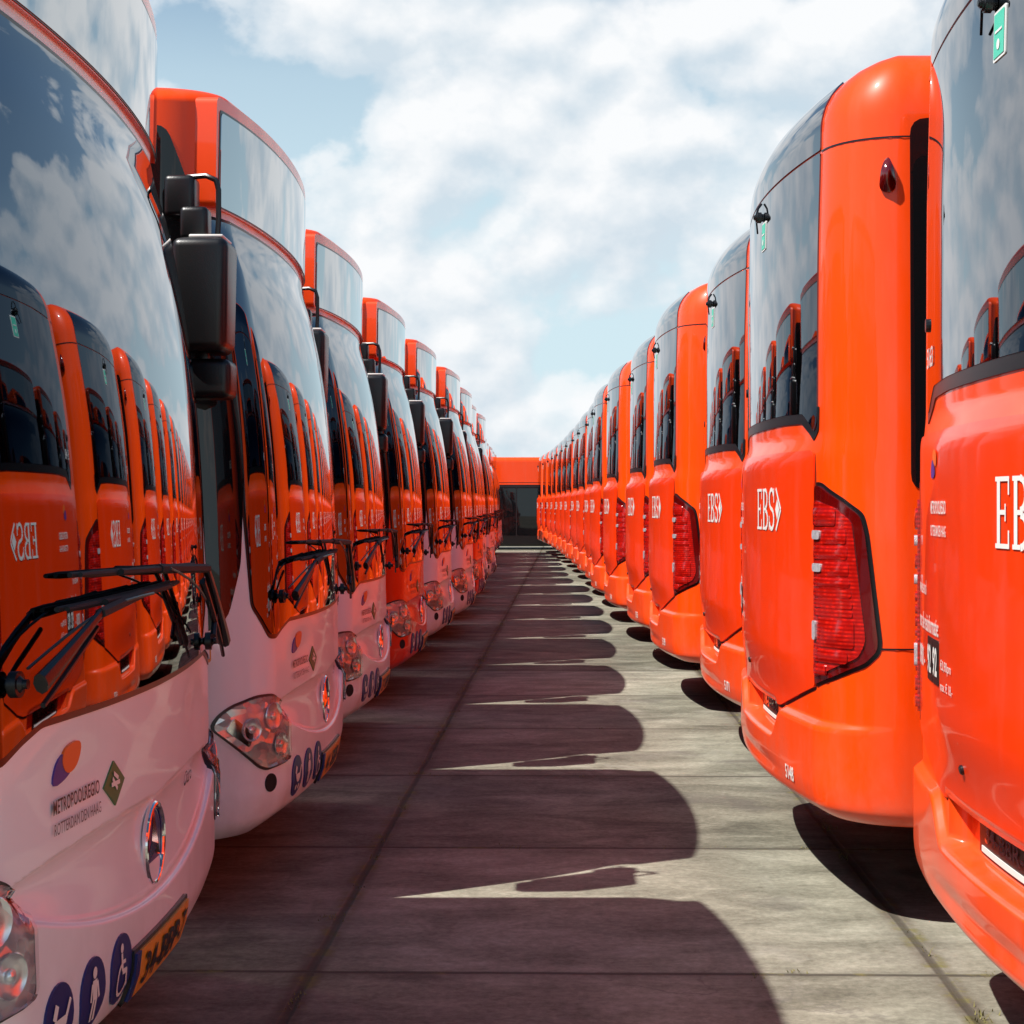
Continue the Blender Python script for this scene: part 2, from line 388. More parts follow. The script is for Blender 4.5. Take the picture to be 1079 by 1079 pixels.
def spline(pts):
    """monotone-ish cubic through (q, value) pairs"""
    qs = [p[0] for p in pts]; vs = [p[1] for p in pts]; n = len(pts); m = [0]*n
    dl = [(vs[i+1]-vs[i])/(qs[i+1]-qs[i]) for i in range(n-1)]
    for i in range(1, n-1): m[i] = 0 if dl[i-1]*dl[i] <= 0 else 2*dl[i-1]*dl[i]/(dl[i-1]+dl[i])
    m[0] = dl[0]; m[-1] = dl[-1]
    def f(q):
        if q <= qs[0]: return vs[0]
        if q >= qs[-1]: return vs[-1]
        for i in range(n-1):
            if q <= qs[i+1]:
                h = qs[i+1]-qs[i]; t = (q-qs[i])/h
                return (2*t**3-3*t*t+1)*vs[i] + (t**3-2*t*t+t)*h*m[i] + (-2*t**3+3*t*t)*vs[i+1] + (t**3-t*t)*h*m[i+1]
    return f

class Hull:
    """body surface: s runs round the plan (0 = middle of the face at x=0), q runs up (z, then round the roof edge)"""
    def __init__(h, b, r, zb, zt, Rz, Rf, Rs, prof, detail, L=12.0, W=1.275):
        h.b, h.r, h.zb, h.zt, h.Rz, h.Rf, h.Rs, h.prof, h.detail, h.L, h.W = b, r, zb, zt, Rz, Rf, Rs, prof, detail, L, W
        k = 0
        h.a0 = 0
        for _ in range(20):
            v1 = W - r*(1-math.sin(h.a0)); h.a0 = math.atan(2*b*v1/W**2)
        h.v1 = v1; h.la = r*(math.pi/2-h.a0); h.s2 = v1+h.la
        h.xc = -b*(v1/W)**2 - r*math.cos(h.a0)   # arc centre x
        h.ls = L + h.xc - r                        # straight side length
        h.s3 = h.s2 + h.ls; h.s4 = h.s3 + r*math.pi/2; h.s5 = h.s4 + (W-r)
        h.qmax = zt - Rz + 1.0
    def plan(h, s):
        a = abs(s); sg = 1 if s >= 0 else -1
        if a <= h.v1:
            x, y = -h.b*(a/h.W)**2, a; sl = 2*h.b*a/h.W**2; n = Vector((1, sl)).normalized()
        elif a <= h.s2:
            th = h.a0 + (a-h.v1)/h.r; x = h.xc + h.r*math.cos(th); y = h.W-h.r+h.r*math.sin(th); n = Vector((math.cos(th), math.sin(th)))
        elif a <= h.s3:
            x = h.xc-(a-h.s2); y = h.W; n = Vector((0, 1))
        elif a <= h.s4:
            th = (a-h.s3)/h.r; x = h.xc-h.ls-h.r*math.sin(th); y = h.W-h.r+h.r*math.cos(th); n = Vector((-math.sin(th), math.cos(th)))
        else:
            x = -h.L; y = max(0, h.W-h.r-(a-h.s4)); n = Vector((-1, 0))
        return x, y*sg, n.x, n.y*sg
    def P(h, s, q):
        x, y, nx, ny = h.plan(s)
        zc = h.zt-h.Rz
        if q <= zc: z, fi, si = q, 0, 0
        else:
            th = (q-zc)*math.pi/2; z = zc+h.Rz*math.sin(th); fi = h.Rf*(1-math.cos(th)); si = h.Rs*(1-math.cos(th))
        low = h.zb+.07
        if z < low:
            k = min(1, (low-z)/.07); e = .05*(1-math.sqrt(max(0, 1-k*k))); fi += e; si += e
        x -= nx*fi; y -= ny*si
        a = abs(s)
        w = 1 if a <= h.s2 else 1-sstep(0, 1.6, a-h.s2)
        # tumblehome of the upper side
        y *= 1-.018*sstep(1.1, 3.0, z)
        x += h.prof(z)*w + h.detail(s, z, nx)*max(0, nx)
        return Vector((x, y, z))
    def Nn(h, s, q):
        e = .0025
        a = h.P(s+e, q)-h.P(s-e, q); b = h.P(s, min(q+e, h.qmax))-h.P(s, max(q-e, h.zb))
        n = a.cross(b)
        if n.length < 1e-12: return Vector((0, 0, 1))
        return n.normalized()
    knots = ()
    def warp(h, a, q):
        """bends the rows of the grid so that they follow steps in the surface"""
        for (q0, f0), (q1, f1) in zip(h.knots, h.knots[1:]):
            if q0 <= q <= q1:
                u = (q-q0)/(q1-q0); return f0(a)*(1-u)+f1(a)*u
        return q
    def s_at_x(h, x, q, sg):
        lo, hi = 0, h.s3
        for _ in range(40):
            mid = (lo+hi)/2
            if h.P(mid*sg, q).x > x: lo = mid
            else: hi = mid
        return sg*(lo+hi)/2
    def body(h, name, mat, parent, rows):
        cols = [h.v1*i/30 for i in range(30)] + [h.v1+h.la*i/14 for i in range(14)]
        nS = 26; cols += [h.s2 + h.ls*(i/nS)**1.5 for i in range(nS)] + [h.s3+(h.s4-h.s3)*i/6 for i in range(6)] + [h.s4+(h.s5-h.s4)*i/4 for i in range(5)]
        cols = [-c for c in reversed(cols[1:])] + cols[:-1]
        zc = h.zt-h.Rz
        qs = [q for q in rows if q < zc-1e-4] + [zc + i/8 for i in range(9)]
        m = SM(); nc = len(cols)
        vs = []; ns = []
        for q in qs:
            for c in cols:
                qq = h.warp(abs(c), q); vs.append(h.P(c, qq)); ns.append(h.Nn(c, min(qq, h.qmax-.01)))
        # first column is at -s5 == +s5: closed ring
        fs = []
        for j in range(len(qs)-1):
            for i in range(nc):
                k = (i+1) % nc
                fs.append((j*nc+i, j*nc+k, (j+1)*nc+k, (j+1)*nc+i))
        m.add(vs, fs, ns, 0)
        top = [vs[(len(qs)-1)*nc+i] for i in range(nc)]
        half = nc//2
        # roof skin: strips across, slightly crowned
        rv = []; rn = []
        for p in top: rv.append(p)
        for p in top: rv.append(Vector((min(-.75, p.x-.02) if p.x > -6 else max(-h.L+.6, p.x), p.y*.6, p.z+.022)))
        m.add(rv, [(i, (i+1) % nc, nc+(i+1) % nc, nc+i) for i in range(nc)], None, 0)
        m.add([rv[nc+i] for i in range(nc)], [list(range(nc))], None, 0)
        bot = [vs[i] for i in range(nc)]
        m.add([Vector((p.x, p.y, p.z+.002)) for p in bot], [list(reversed(range(nc)))], None, 1)
        return m.build(name, [mat, M['under']], parent)
    def patch_into(h, m, poly, off=.004, base=-.002, ds=.06, dz=.06, mi=0, rim=None, dome=0):
        """outline poly in (s,q) laid on the hull, off metres proud, with a rim back to the hull"""
        bm = bmesh.new()
        vs = [bm.verts.new((a, b, 0)) for a, b in poly]
        f = bm.faces.new(vs); bm.normal_update()
        if f.normal.z < 0: f.normal_flip()
        ss = [p[0] for p in poly]; zs = [p[1] for p in poly]
        for lo, hi, st, no in ((min(ss), max(ss), ds, (1, 0, 0)), (min(zs), max(zs), dz, (0, 1, 0))):
            n = int((hi-lo)/st)
            for i in range(1, n+1):
                v = lo+(hi-lo)*i/(n+1)
                bmesh.ops.bisect_plane(bm, geom=bm.verts[:]+bm.edges[:]+bm.faces[:], dist=1e-6, plane_co=Vector(no)*v, plane_no=no)
        bm.normal_update()
        bm.verts.index_update()
        co = []; nn = []
        cs, cz = (min(ss)+max(ss))/2, (min(zs)+max(zs))/2; hs, hz_ = (max(ss)-min(ss))/2, (max(zs)-min(zs))/2
        for v in bm.verts:
            n = h.Nn(v.co.x, v.co.y)
            o = off
            if dome: o += dome*max(0, 1-((v.co.x-cs)/hs)**2)*max(0, 1-((v.co.y-cz)/hz_)**2)
            co.append(h.P(v.co.x, v.co.y)+n*o)
            nn.append(n if not dome else None)
        if dome: # numeric normals from the faces
            acc = [Vector() for _ in co]
            for f in bm.faces:
                ids = [v.index for v in f.verts]
                if f.normal.z < 0: ids.reverse()
                fn = (co[ids[1]]-co[ids[0]]).cross(co[ids[2]]-co[ids[0]])
                for i in ids: acc[i] += fn
            nn = [a.normalized() if a.length else Vector((1,0,0)) for a in acc]
        fs = []
        for f in bm.faces:
            ids = [v.index for v in f.verts]
            if f.normal.z < 0: ids.reverse()
            fs.append(ids)
        m.add(co, fs, nn, mi)
        if off-base > .0015:
            for e in bm.edges:
                if len(e.link_faces) == 1:
                    f = e.link_faces[0]; l = [l for l in f.loops if l.edge == e][0]
                    a, b = l.vert, l.link_loop_next.vert
                    if f.normal.z < 0: a, b = b, a
                    pa, pb = co[a.index], co[b.index]
                    na, nb = h.Nn(a.co.x, a.co.y), h.Nn(b.co.x, b.co.y)
                    m.flat([pb, pa, h.P(a.co.x, a.co.y)+na*base, h.P(b.co.x, b.co.y)+nb*base], mi if rim is None else rim)
        bm.free()
    def patch(h, name, poly, mat, parent, **kw):
        m = SM(); h.patch_into(m, poly, **kw); return m.build(name, mat, parent)
    def at(h, s, q, off=0): return h.P(s, q)+h.Nn(s, q)*off

# writing, laid on a hull
_tc = {}
def text_mesh(body, bold=0.0):
    key = (body, bold)
    if key in _tc: return _tc[key]
    cu = bpy.data.curves.new('lettering', 'FONT'); cu.body = body; cu.size = 1; cu.align_x = 'LEFT'; cu.offset = bold
    cu.resolution_u = 3
    o = bpy.data.objects.new('lettering', cu); C.objects.link(o)
    dg = bpy.context.evaluated_depsgraph_get(); me = bpy.data.meshes.new_from_object(o.evaluated_get(dg))
    vs = [v.co.copy() for v in me.vertices]; fs = [list(p.vertices) for p in me.polygons]
    bpy.data.objects.remove(o); bpy.data.curves.remove(cu); bpy.data.meshes.remove(me)
    _tc[key] = (vs, fs); return _tc[key]
def put_text(h, m, body, s0, q0, width, height, off=.006, mi=0, bold=0.0, slant=0):
    """writes body so that it fills width x height with its lower left corner at (s0, q0)"""
    vs, fs = text_mesh(body, bold)
    x0 = min(v.x for v in vs); x1 = max(v.x for v in vs); y0 = min(v.y for v in vs); y1 = max(v.y for v in vs)
    kx = width/(x1-x0); ky = height/(y1-y0)
    pts = []; ns = []
    for v in vs:
        s = s0+(v.x-x0)*kx + slant*(v.y-y0)*ky; q = q0+(v.y-y0)*ky; n = h.Nn(s, q); pts.append(h.P(s, q)+n*off); ns.append(n)
    out = []
    for f in fs:
        a, b, c = vs[f[0]], vs[f[1]], vs[f[2]]
        out.append(f if (b-a).cross(c-a).z > 0 else f[::-1])
    m.add(pts, out, ns, mi)
def circ(s, q, r, n=24, rs=None): return [(s+(rs or r)*math.cos(2*math.pi*i/n), q+r*math.sin(2*math.pi*i/n)) for i in range(n)]
def rect(s0, q0, s1, q1): return [(s0, q0), (s1, q0), (s1, q1), (s0, q1)]
def stroke(a, b, w):
    a = Vector(a); b = Vector(b); d_ = (b-a).normalized(); n = Vector((-d_.y, d_.x))*w/2
    return [tuple(a-n), tuple(b-n), tuple(b+n), tuple(a+n)]

# ------------------------------------------------------------------ front-facing bus
fprof = spline([(.28, -.07), (.34, -.03), (.45, 0), (.8, 0), (1.02, -.004), (1.2, -.010), (1.65, -.030), (1.9, -.052), (2.15, -.088), (2.35, -.128), (2.50, -.172), (2.56, -.182), (2.60, -.176), (3.04, -.170)])
def fdetail(s, z, nx):
    a = abs(s)
    qc = .54+.13*(a/.9)**2                     # lower edge of the front flap
    out = .0
    inside = 1-sstep(.98, 1.12, a)
    out += -.016*(1-sstep(qc-.004, qc+.012, z))*0 + .022*(1-sstep(qc-.006, qc+.016, z))*inside*sstep(.30, .36, z)
    # hollow under the character line
    ql = .775-.03*(a/1.0)**2+.02*math.sin(a*2.2)
    if qc < z < ql:
        t = (ql-z)/(ql-qc); out -= .020*math.sin(math.pi*min(1, t**.6))*inside
    # hollow flanks beside the middle of the flap
    out += -.010*math.exp(-((a-.62)/.22)**2)*math.exp(-((z-.92)/.09)**2)
    # seam line
    out -= .010*math.exp(-((z-qc-.004)/.004)**2)*inside
    return out
F = Hull(.10, .28, .27, 3.04, .07, .05, .13, fprof, fdetail)
F.knots = ((.33, lambda a: .33), (.54, lambda a: .54+.13*(min(a, 1.12)/.9)**2*(1-sstep(1.12, 1.6, a))), (.93, lambda a: .93))
frows = [.27, .275, .28, .29, .30, .32, .34] + [.34+.008*i for i in range(1, 72)] + [.93+.03*i for i in range(0, 19)] + [1.5+.07*i for i in range(14)] + [2.46, 2.5, 2.53, 2.56, 2.58, 2.62, 2.7, 2.8, 2.9]

def add_wheels(root, xs, zc=.48, r=.48):
    for x in xs:
        for sg in (-1, 1):
            w = bmesh.new(); add_cyl(w, (x, sg*1.10, zc), (0, 1, 0), r, .29, 40, bev=.04)
            wo = bm_obj('wheel', w, M['rubber'], root)
            rm = bmesh.new(); add_cyl(rm, (x, sg*1.245, zc), (0, 1, 0), r*.60, .012, 32, bev=.004)
            add_cyl(rm, (x, sg*1.255, zc), (0, 1, 0), r*.2, .03, 24, bev=.006)
            for k in range(10):
                an = k*math.pi/5; add_cyl(rm, (x+math.cos(an)*r*.36, sg*1.254, zc+math.sin(an)*r*.36), (0, 1, 0), .018, .02, 8)
            bm_obj('rim', rm, M['rim'], wo)

def side_windows(h, root, side, spans, z0, z1, mat='sideglass'):
    for x0, x1 in spans:
        s0, s1 = h.s_at_x(x0, 1.5, side), h.s_at_x(x1, 1.5, side)
        p = round_poly(rect(min(s0, s1), z0, max(s0, s1), z1), .06)
        h.patch('side_window', p, M[mat], root, ds=.3, dz=.3, off=.004)

def doors(h, root, side, xs, z1=2.2, width=1.25, z0=.275):
    for xc in xs:
        s0, s1 = sorted((h.s_at_x(xc-width/2, 1.5, side), h.s_at_x(xc+width/2, 1.5, side)))
        d_ = h.patch('door', round_poly(rect(s0, z0, s1, z1), .02), M['seal'], root, ds=.3, dz=.3, off=.004)
        sm = (s0+s1)/2
        for a, b in ((s0+.05, sm-.02), (sm+.02, s1-.05)):
            h.patch('pane', round_poly(rect(a, .48, b, z1-.12), .05), M['sideglass'], d_, ds=.3, dz=.3, off=.010, base=.003)
        m = SM()
        for a, b, c, e in ((s0+.02, .40, s1-.02, .43), (s0+.02, z1-.07, s1-.02, z1-.045), (sm-.009, .40, sm+.009, z1-.05), (s0+.02, .40, s0+.038, z1-.05), (s1-.038, .40, s1-.02, z1-.05)):
            h.patch_into(m, rect(a, b, c, e), off=.012, base=.003, ds=.5, dz=.5)
        m.build('door_frame', M['lampdark'], d_)

def headlight(root, sg):
    pts = [(1.245, .690), (1.215, .735), (1.17, .765), (1.08, .792), (.99, .790), (.92, .760), (.880, .700), (.868, .555), (.885, .540), (1.03, .525), (1.07, .540)]
    p = [((.955+(a-.868)*1.074)*sg, b) for a, b in pts]; 
    if sg < 0: p.reverse()
    pr = round_poly(p, .03, 3)
    big = [(sum(x for x, _ in pr)/len(pr) + (x-sum(x for x, _ in pr)/len(pr))*1.06, sum(y for _, y in pr)/len(pr)+(y-sum(y for _, y in pr)/len(pr))*1.07) for x, y in pr]
    hl = F.patch('headlight', big, M['lampdark'], root, off=.003)
    F.patch('reflector', pr, M['facet'], hl, off=.006, ds=.03, dz=.03)
    # lamp bowls
    for s, q, r in ((1.05*sg, .605, .046), (1.095*sg, .715, .052), (1.21*sg, .675, .043)):
        b = bmesh.new(); c = F.at(s, q, .008); n = F.Nn(s, q)
        rings = []; rot = Vector((0, 0, 1)).rotation_difference(n)
        for k, (rr, hh) in enumerate(((1.0, .004), (.95, .007), (.8, .003), (.5, .0005), (.34, .0005), (.32, .005), (.2, .009), (.02, .010))):
            rings.append([b.verts.new(c + rot @ Vector((math.cos(2*math.pi*i/20)*r*rr, math.sin(2*math.pi*i/20)*r*rr, hh))) for i in range(20)])
        for a_, b_ in zip(rings, rings[1:]):
            for i in range(20): b.faces.new((a_[i], a_[(i+1) % 20], b_[(i+1) % 20], b_[i]))
        bm_obj('lamp_bowl', b, M['bowl'], hl, 50)
    F.patch('indicator', round_poly([(sg*a, b) for a, b in ((1.22, .61), (1.31, .68), (1.28, .725), (1.20, .66))][::sg], .012), M['chrome'], hl, off=.012, ds=.03, dz=.03)
    F.patch('lens', pr, M['lens'], hl, off=.014, base=.004, ds=.03, dz=.03, dome=.010)

def wiper(root, piv, elbow, tip0, tip1, thick=.014):
    bm = bmesh.new()
    P = lambda s, q, o: F.at(s, q, o)
    add_cyl(bm, P(piv[0], piv[1], .025), F.Nn(*piv), .026, .05, 16, bev=.016)
    def path(a, b, oa, ob, n=6, sag=0):
        return [P(a[0]+(b[0]-a[0])*i/n, a[1]+(b[1]-a[1])*i/n+sag*math.sin(math.pi*i/n), oa+(ob-oa)*i/n) for i in range(n+1)]
    add_tube(bm, path(piv, elbow, .075, .085), [.022, .020, .017, .015, .013, .011, .010], 8, flat=.7)
    add_tube(bm, path((piv[0]+.03, piv[1]-.045), (elbow[0]+.02, elbow[1]-.03), .065, .07), .006, 6)
    bo = bm_obj('wiper', bm, M['plastic'], root)
    b2 = bmesh.new()
    mid = ((tip0[0]+tip1[0])/2, (tip0[1]+tip1[1])/2)
    add_tube(b2, path(tip0, tip1, .045, .045, 14), [.005]+[.008]*13+[.005], 8, flat=1.2)
    add_tube(b2, path(tip0, tip1, .022, .022, 14), .006, 6)
    add_tube(b2, path((tip0[0]*.6+mid[0]*.4, tip0[1]*.6+mid[1]*.4), (tip1[0]*.6+mid[0]*.4, tip1[1]*.6+mid[1]*.4), .062, .062, 8), .008, 6)
    add_tube(b2, [P(elbow[0], elbow[1], .085), P(*mid, .062)], .012, 6)
    bm_obj('blade', b2, M['rubber'], bo)
    # washer hose
    b3 = bmesh.new(); add_tube(b3, path((piv[0], piv[1]+.03), mid, .05, .09, 8, .03), .0035, 5)
    bm_obj('hose', b3, M['plastic'], bo)

def make_front_bus(mat, full=True):
    root = empty('city_bus')
    F.body('body', mat, root, frows)
    # windscreen
    half = [(.85, 1.066), (.95, 1.045), (1.05, 1.016), (1.10, 1.020), (1.19, 1.13), (1.212, 1.5), (1.20, 2.0), (1.18, 2.553)]
    def lop(h_): return [(a_*(1 if a_ < 1.15 else .935), b_) for a_, b_ in h_] + [(-a_, b_) for a_, b_ in reversed(h_)]
    p = round_poly(lop([(0.001, 1.060), (.45, 1.062)] + half), .018, 3)
    big = round_poly(lop([(0.001, 1.044), (.45, 1.046), (.85, 1.050), (.95, 1.028), (1.047, .998), (1.106, 1.003), (1.200, 1.125), (1.222, 1.5), (1.210, 2.0), (1.190, 2.566)]), .022, 3)
    F.patch('windscreen_seal', big, M['seal'], root, off=.003)
    ws = F.patch('windscreen', p, M['screen'], root, off=.007, base=.002)
    # destination display
    def box_part(name, y1, z0, z1, dx, mat, par, depth=.09, rr=.02):
        """slightly bowed pane that keeps its square ends in front of the rounded corners"""
        bmx = bmesh.new(); ny = 28
        out_ = round_poly([(-y1, z0), (y1, z0), (y1, z1), (-y1, z1)], rr, 4)
        bb = bmesh.new(); f_ = bb.faces.new([bb.verts.new((a_, b_, 0)) for a_, b_ in out_])
        for i_ in range(1, ny): bmesh.ops.bisect_plane(bb, geom=bb.verts[:]+bb.edges[:]+bb.faces[:], dist=1e-6, plane_co=(-y1+2*y1*i_/ny, 0, 0), plane_no=(1, 0, 0))
        r_ = bmesh.ops.extrude_face_region(bb, geom=bb.faces[:])
        ex = {v_ for v_ in r_['geom'] if isinstance(v_, bmesh.types.BMVert)}
        for v_ in bb.verts:
            y_, z_ = v_.co.x, v_.co.y; back = 0 if v_ in ex else depth
            v_.co = Vector((F.prof(z_) - .10*(y_/1.275)**2 - .02*abs(y_/1.275)**6 + dx - back, y_*(1-.018*sstep(1.1, 3.0, z_)), z_))
        return bm_obj(name, bb, mat, par, 40)
    fo = box_part('display_frame', 1.215, 2.590, 3.000, .014, M['trim'], root, rr=.03)
    box_part('display_seal', 1.190, 2.594, 2.955, .016, M['seal'], fo, depth=.02)
    box_part('destination_display', 1.180, 2.598, 2.945, .018, M['dest'], root, depth=.02)
    for sg in (-1, 1):
        headlight(root, sg)
        F.patch('fog_light', circ(1.10*sg, .467, .034), M['under'], root, off=.004, ds=.03, dz=.03)
        F.patch('side_indicator', round_poly(rect(*sorted((sg*1.42, sg*1.36))[:1], .93, sorted((sg*1.42, sg*1.36))[1], .99), .012), M['amber'], root, off=.012)
    # wipers
    wiper(root, (.78, 1.095), (.33, 1.325), (-.72, 1.352), (.36, 1.335))
    wiper(root, (-1.02, 1.155), (-.72, 1.27), (-.80, 1.285), (.10, 1.300))
    bm = bmesh.new()   # triangular linkage of the far wiper
    for a, b in (((.78, 1.095), (.40, 1.325)), ((.66, 1.10), (.33, 1.29)), ((.50, 1.13), (.60, 1.22))):
        add_tube(bm, [F.at(a[0]+(b[0]-a[0])*i/4, a[1]+(b[1]-a[1])*i/4, .07) for i in range(5)], .009, 6)
    bm_obj('wiper_linkage', bm, M['plastic'], root)
    # emblem: disc, ring and three-pointed star
    c = F.at(0, .65, .0); n = Vector((1, 0, 0)); bm = bmesh.new()
    add_cyl(bm, (c.x-.004, 0, .65), n, .088, .02, 40, bev=.004)
    eo = bm_obj('emblem', bm, M['blue'], root)
    bm = bmesh.new(); ring = [(c.x+.008, .098*math.cos(2*math.pi*i/40), .65+.098*math.sin(2*math.pi*i/40)) for i in range(41)]
    add_tube(bm, ring, .009, 10); bm_obj('ring', bm, M['chrome'], eo)
    bm = bmesh.new(); cc = bm.verts.new((c.x+.020, 0, .65)); o_ = []
    for k in range(6):
        an = math.pi/2+k*math.pi/3; rr = .095 if k % 2 == 0 else .017
        o_.append(bm.verts.new((c.x+.007, rr*math.cos(an), .65+rr*math.sin(an))))
    for k in range(6): bm.faces.new((cc, o_[k], o_[(k+1) % 6]))
    bm_obj('star', bm, M['chrome'], eo, 10)
    # number plate
    F.patch('plate_holder', round_poly(rect(-.355, .345, .235, .472), .01), M['plastic'], root, off=.010, base=-.004)
    pl = F.patch('number_plate', round_poly(rect(-.307, .357, .223, .462), .008), M['plateyellow'], root, off=.016, base=.008)
    m = SM(); put_text(F, m, '34-BBP-7', -.27, .375, .47, .070, off=.0185, bold=.02); m.build('plate_lettering', M['blacktext'], pl)
    F.patch('country_band', rect(-.345, .357, -.309, .462), M['blue'], pl, off=.0165, base=.008)
    # blue pictograms
    for s, kind in ((-.83, 0), (-.63, 1), (-.43, 2)):
        m = SM(); F.patch_into(m, circ(s, .452, .078, 28), off=.005, ds=.05, dz=.05)
        def st(a, b, w=.012): F.patch_into(m, stroke((s+a[0], .452+a[1]), (s+b[0], .452+b[1]), w), off=.0075, base=.0075, mi=1, ds=.1, dz=.1)
        def ci(a, b, r): F.patch_into(m, circ(s+a, .452+b, r, 12), off=.0076, base=.0076, mi=1, ds=.1, dz=.1)
        if kind == 0:    # pram
            F.patch_into(m, [(s+.035*math.cos(R(a)), .460+.032*math.sin(R(a))) for a in range(180, 361, 20)], off=.0075, base=.0075, mi=1, ds=.1, dz=.1)
            st((.03, .005), (.052, .035)); ci(-.02, -.042, .011); ci(.02, -.042, .011); st((-.035, .01), (-.02, .038), .02)
        elif kind == 1:  # standing person
            ci(0, .045, .013); st((0, .03), (0, -.012), .028); st((-.008, -.01), (-.010, -.056), .012); st((.008, -.01), (.010, -.056), .012); st((-.016, .024), (-.026, -.012), .009); st((.016, .024), (.026, -.012), .009)
        else:            # wheelchair
            ci(-.010, .048, .011); st((-.010, .036), (-.006, -.004), .012); st((-.006, -.006), (.026, -.008), .012); st((.024, -.006), (.036, -.044), .010); st((-.008, .016), (.018, .014), .009)
            for a in range(100, 340, 24):
                st((-.004+.036*math.cos(R(a)), -.022+.034*math.sin(R(a))), (-.004+.036*math.cos(R(a+24)), -.022+.034*math.sin(R(a+24))), .008)
        m.build('pictogram', [M['blue'], M['whitetext']], root)
    # logo and writing on the flap
    m = SM()
    F.patch_into(m, chaikin([(-.80, .915), (-.70, .925), (-.66, .945), (-.69, .985), (-.765, .975)], 2), off=.004, mi=0, ds=.05, dz=.05)
    F.patch_into(m, chaikin([(-.70, .930), (-.63, .945), (-.615, 1.000), (-.72, .995), (-.74, .965)], 2), off=.0055, mi=1, ds=.05, dz=.05)
    m.build('logo', [M['purple'], M['orangesticker']], root)
    m = SM(); put_text(F, m, 'METROPOOLREGIO', -.80, .862, .29, .030, bold=.012, slant=.15); m.build('lettering', M['blacktext'], root)
    m = SM(); put_text(F, m, 'ROTTERDAM DEN HAAG', -.80, .820, .29, .024, slant=.15); m.build('lettering', M['greytext'], root)
    m = SM(); F.patch_into(m, [(-.40, .815), (-.325, .866), (-.40, .917), (-.475, .866)], off=.004, ds=.05, dz=.05)
    for a, b in (((-.43, .866), (-.37, .866)), ((-.42, .880), (-.39, .852)), ((-.41, .890), (-.38, .875))): F.patch_into(m, stroke(a, b, .010), off=.0065, base=.0065, mi=1)
    m.build('diamond_badge', [M['green'], M['whitetext']], root)
    m = SM(); put_text(F, m, 'Citaro', .46, .715, .16, .045, off=.006, bold=.01); m.build('model_lettering', M['chrome'], root)
    # quarter window and doors on the kerb side (local -y), windows behind
    for sg in (-1, 1):
        X = lambda x, q: (F.s_at_x(x, q, sg), q)
        pts = [X(-.215, 1.09), X(-.175, 1.28), X(-.175, 1.85), X(-.235, 2.30), X(-.35, 2.62), X(-.44, 2.88), X(-1.15, 2.90), X(-1.15, 1.04), X(-.27, 1.04)]
        if (sg > 0): pts = pts
        F.patch('quarter_window', round_poly(pts, .04, 3), M['sideglass'], root, off=.005, ds=.05, dz=.15)
    doors(F, root, -1, (-5.9, -1.95) )
    side_windows(F, root, -1, ((-2.7, -4.0), (-4.1, -5.15), (-6.7, -8.2), (-8.3, -9.8), (-9.9, -11.4)), 1.1, 2.2)
    side_windows(F, root, 1, ((-1.3, -2.6), (-2.7, -4.2), (-4.3, -5.8), (-5.9, -7.4), (-7.5, -9.0), (-9.1, -10.6)), 1.1, 2.3)
    add_wheels(root, (-2.75, -8.6))
    # kerb side mirror
    mb = bmesh.new()
    add_rbox(mb, (-.29, -1.40, 2.235), (.20, .24, .40), .035, 4, taper=(.92, .94))
    add_rbox(mb, (-.27, -1.38, 1.945), (.16, .17, .14), .028, 4)
    add_rbox(mb, (-.30, -1.39, 2.02), (.05, .05, .08), .01, 2)
    mo = bm_obj('mirror', mb, M['plastic'], root); mo.location.x = .022
    b2 = bmesh.new()
    add_rbox(b2, (-.385, -1.33, 2.60), (.11, .12, .15), .02, 3)
    add_rbox(b2, (-.33, -1.36, 2.50), (.10, .10, .12), .02, 3)
    add_tube(b2, [(-.40, -1.24, 2.66), (-.37, -1.34, 2.672), (-.29, -1.37, 2.672), (-.255, -1.38, 2.655), (-.245, -1.38, 2.62), (-.245, -1.38, 2.52), (-.25, -1.38, 2.42)], .010, 8)
    add_tube(b2, [(-.33, -1.39, 2.42), (-.33, -1.36, 2.50)], .028, 8)
    bm_obj('mirror_arm', b2, M['plastic'], mo)
    b3 = bmesh.new(); add_rbox(b3, (-.396, -1.40, 2.235), (.012, .19, .34), .004, 2); add_rbox(b3, (-.356, -1.38, 1.945), (.010, .13, .10), .004, 2)
    bm_obj('mirror_glass', b3, M['chrome'], mo)
    b4 = bmesh.new(); add_rbox(b4, (-.27, -1.40, 2.440), (.12, .18, .012), .005, 2); bm_obj('mirror_cap', b4, M['whitetext'], mo)
    return root

# ------------------------------------------------------------------ rear-facing bus (its rear end is the face at x=0)
rprof = spline([(.36, -.06), (.42, -.01), (.5, 0), (1.5, .0), (3.2, .0)])
def rdetail(s, z, nx):
    a = abs(s)
    out = 0
    # sloping ledge below the window, window and upper glass lean in
    out += .030*max(0, 1-(a/1.06)**2)*(1-sstep(1.65, 1.775, z))*sstep(.74, .95, z)
    out -= .008*sstep(1.66, 1.78, z)
    out -= .012*sstep(2.3, 3.0, z)
    # bumper stands proud, with a step in the middle part
    bt = .575 + .12*sstep(.42, .60, a)
    out += .030*(1-sstep(bt, bt+.028, z))
    # number plate bay
    bay = (1-sstep(.40, .44, a))*sstep(.578, .60, z)*(1-sstep(.705, .725, z)); out -= .055*bay
    # diamond shaped lower bumper
    out -= .012*math.exp(-((z-.47)/.03)**2)*(1-sstep(.2, .8, a))
    return out
B = Hull(.12, .28, .36, 3.12, .26, .27, .17, rprof, rdetail)
B.knots = ((.52, lambda a: .52), (.575, lambda a: .575+.12*sstep(.42, .60, a)), (.603, lambda a: .603+.12*sstep(.42, .60, a)), (.80, lambda a: .80))
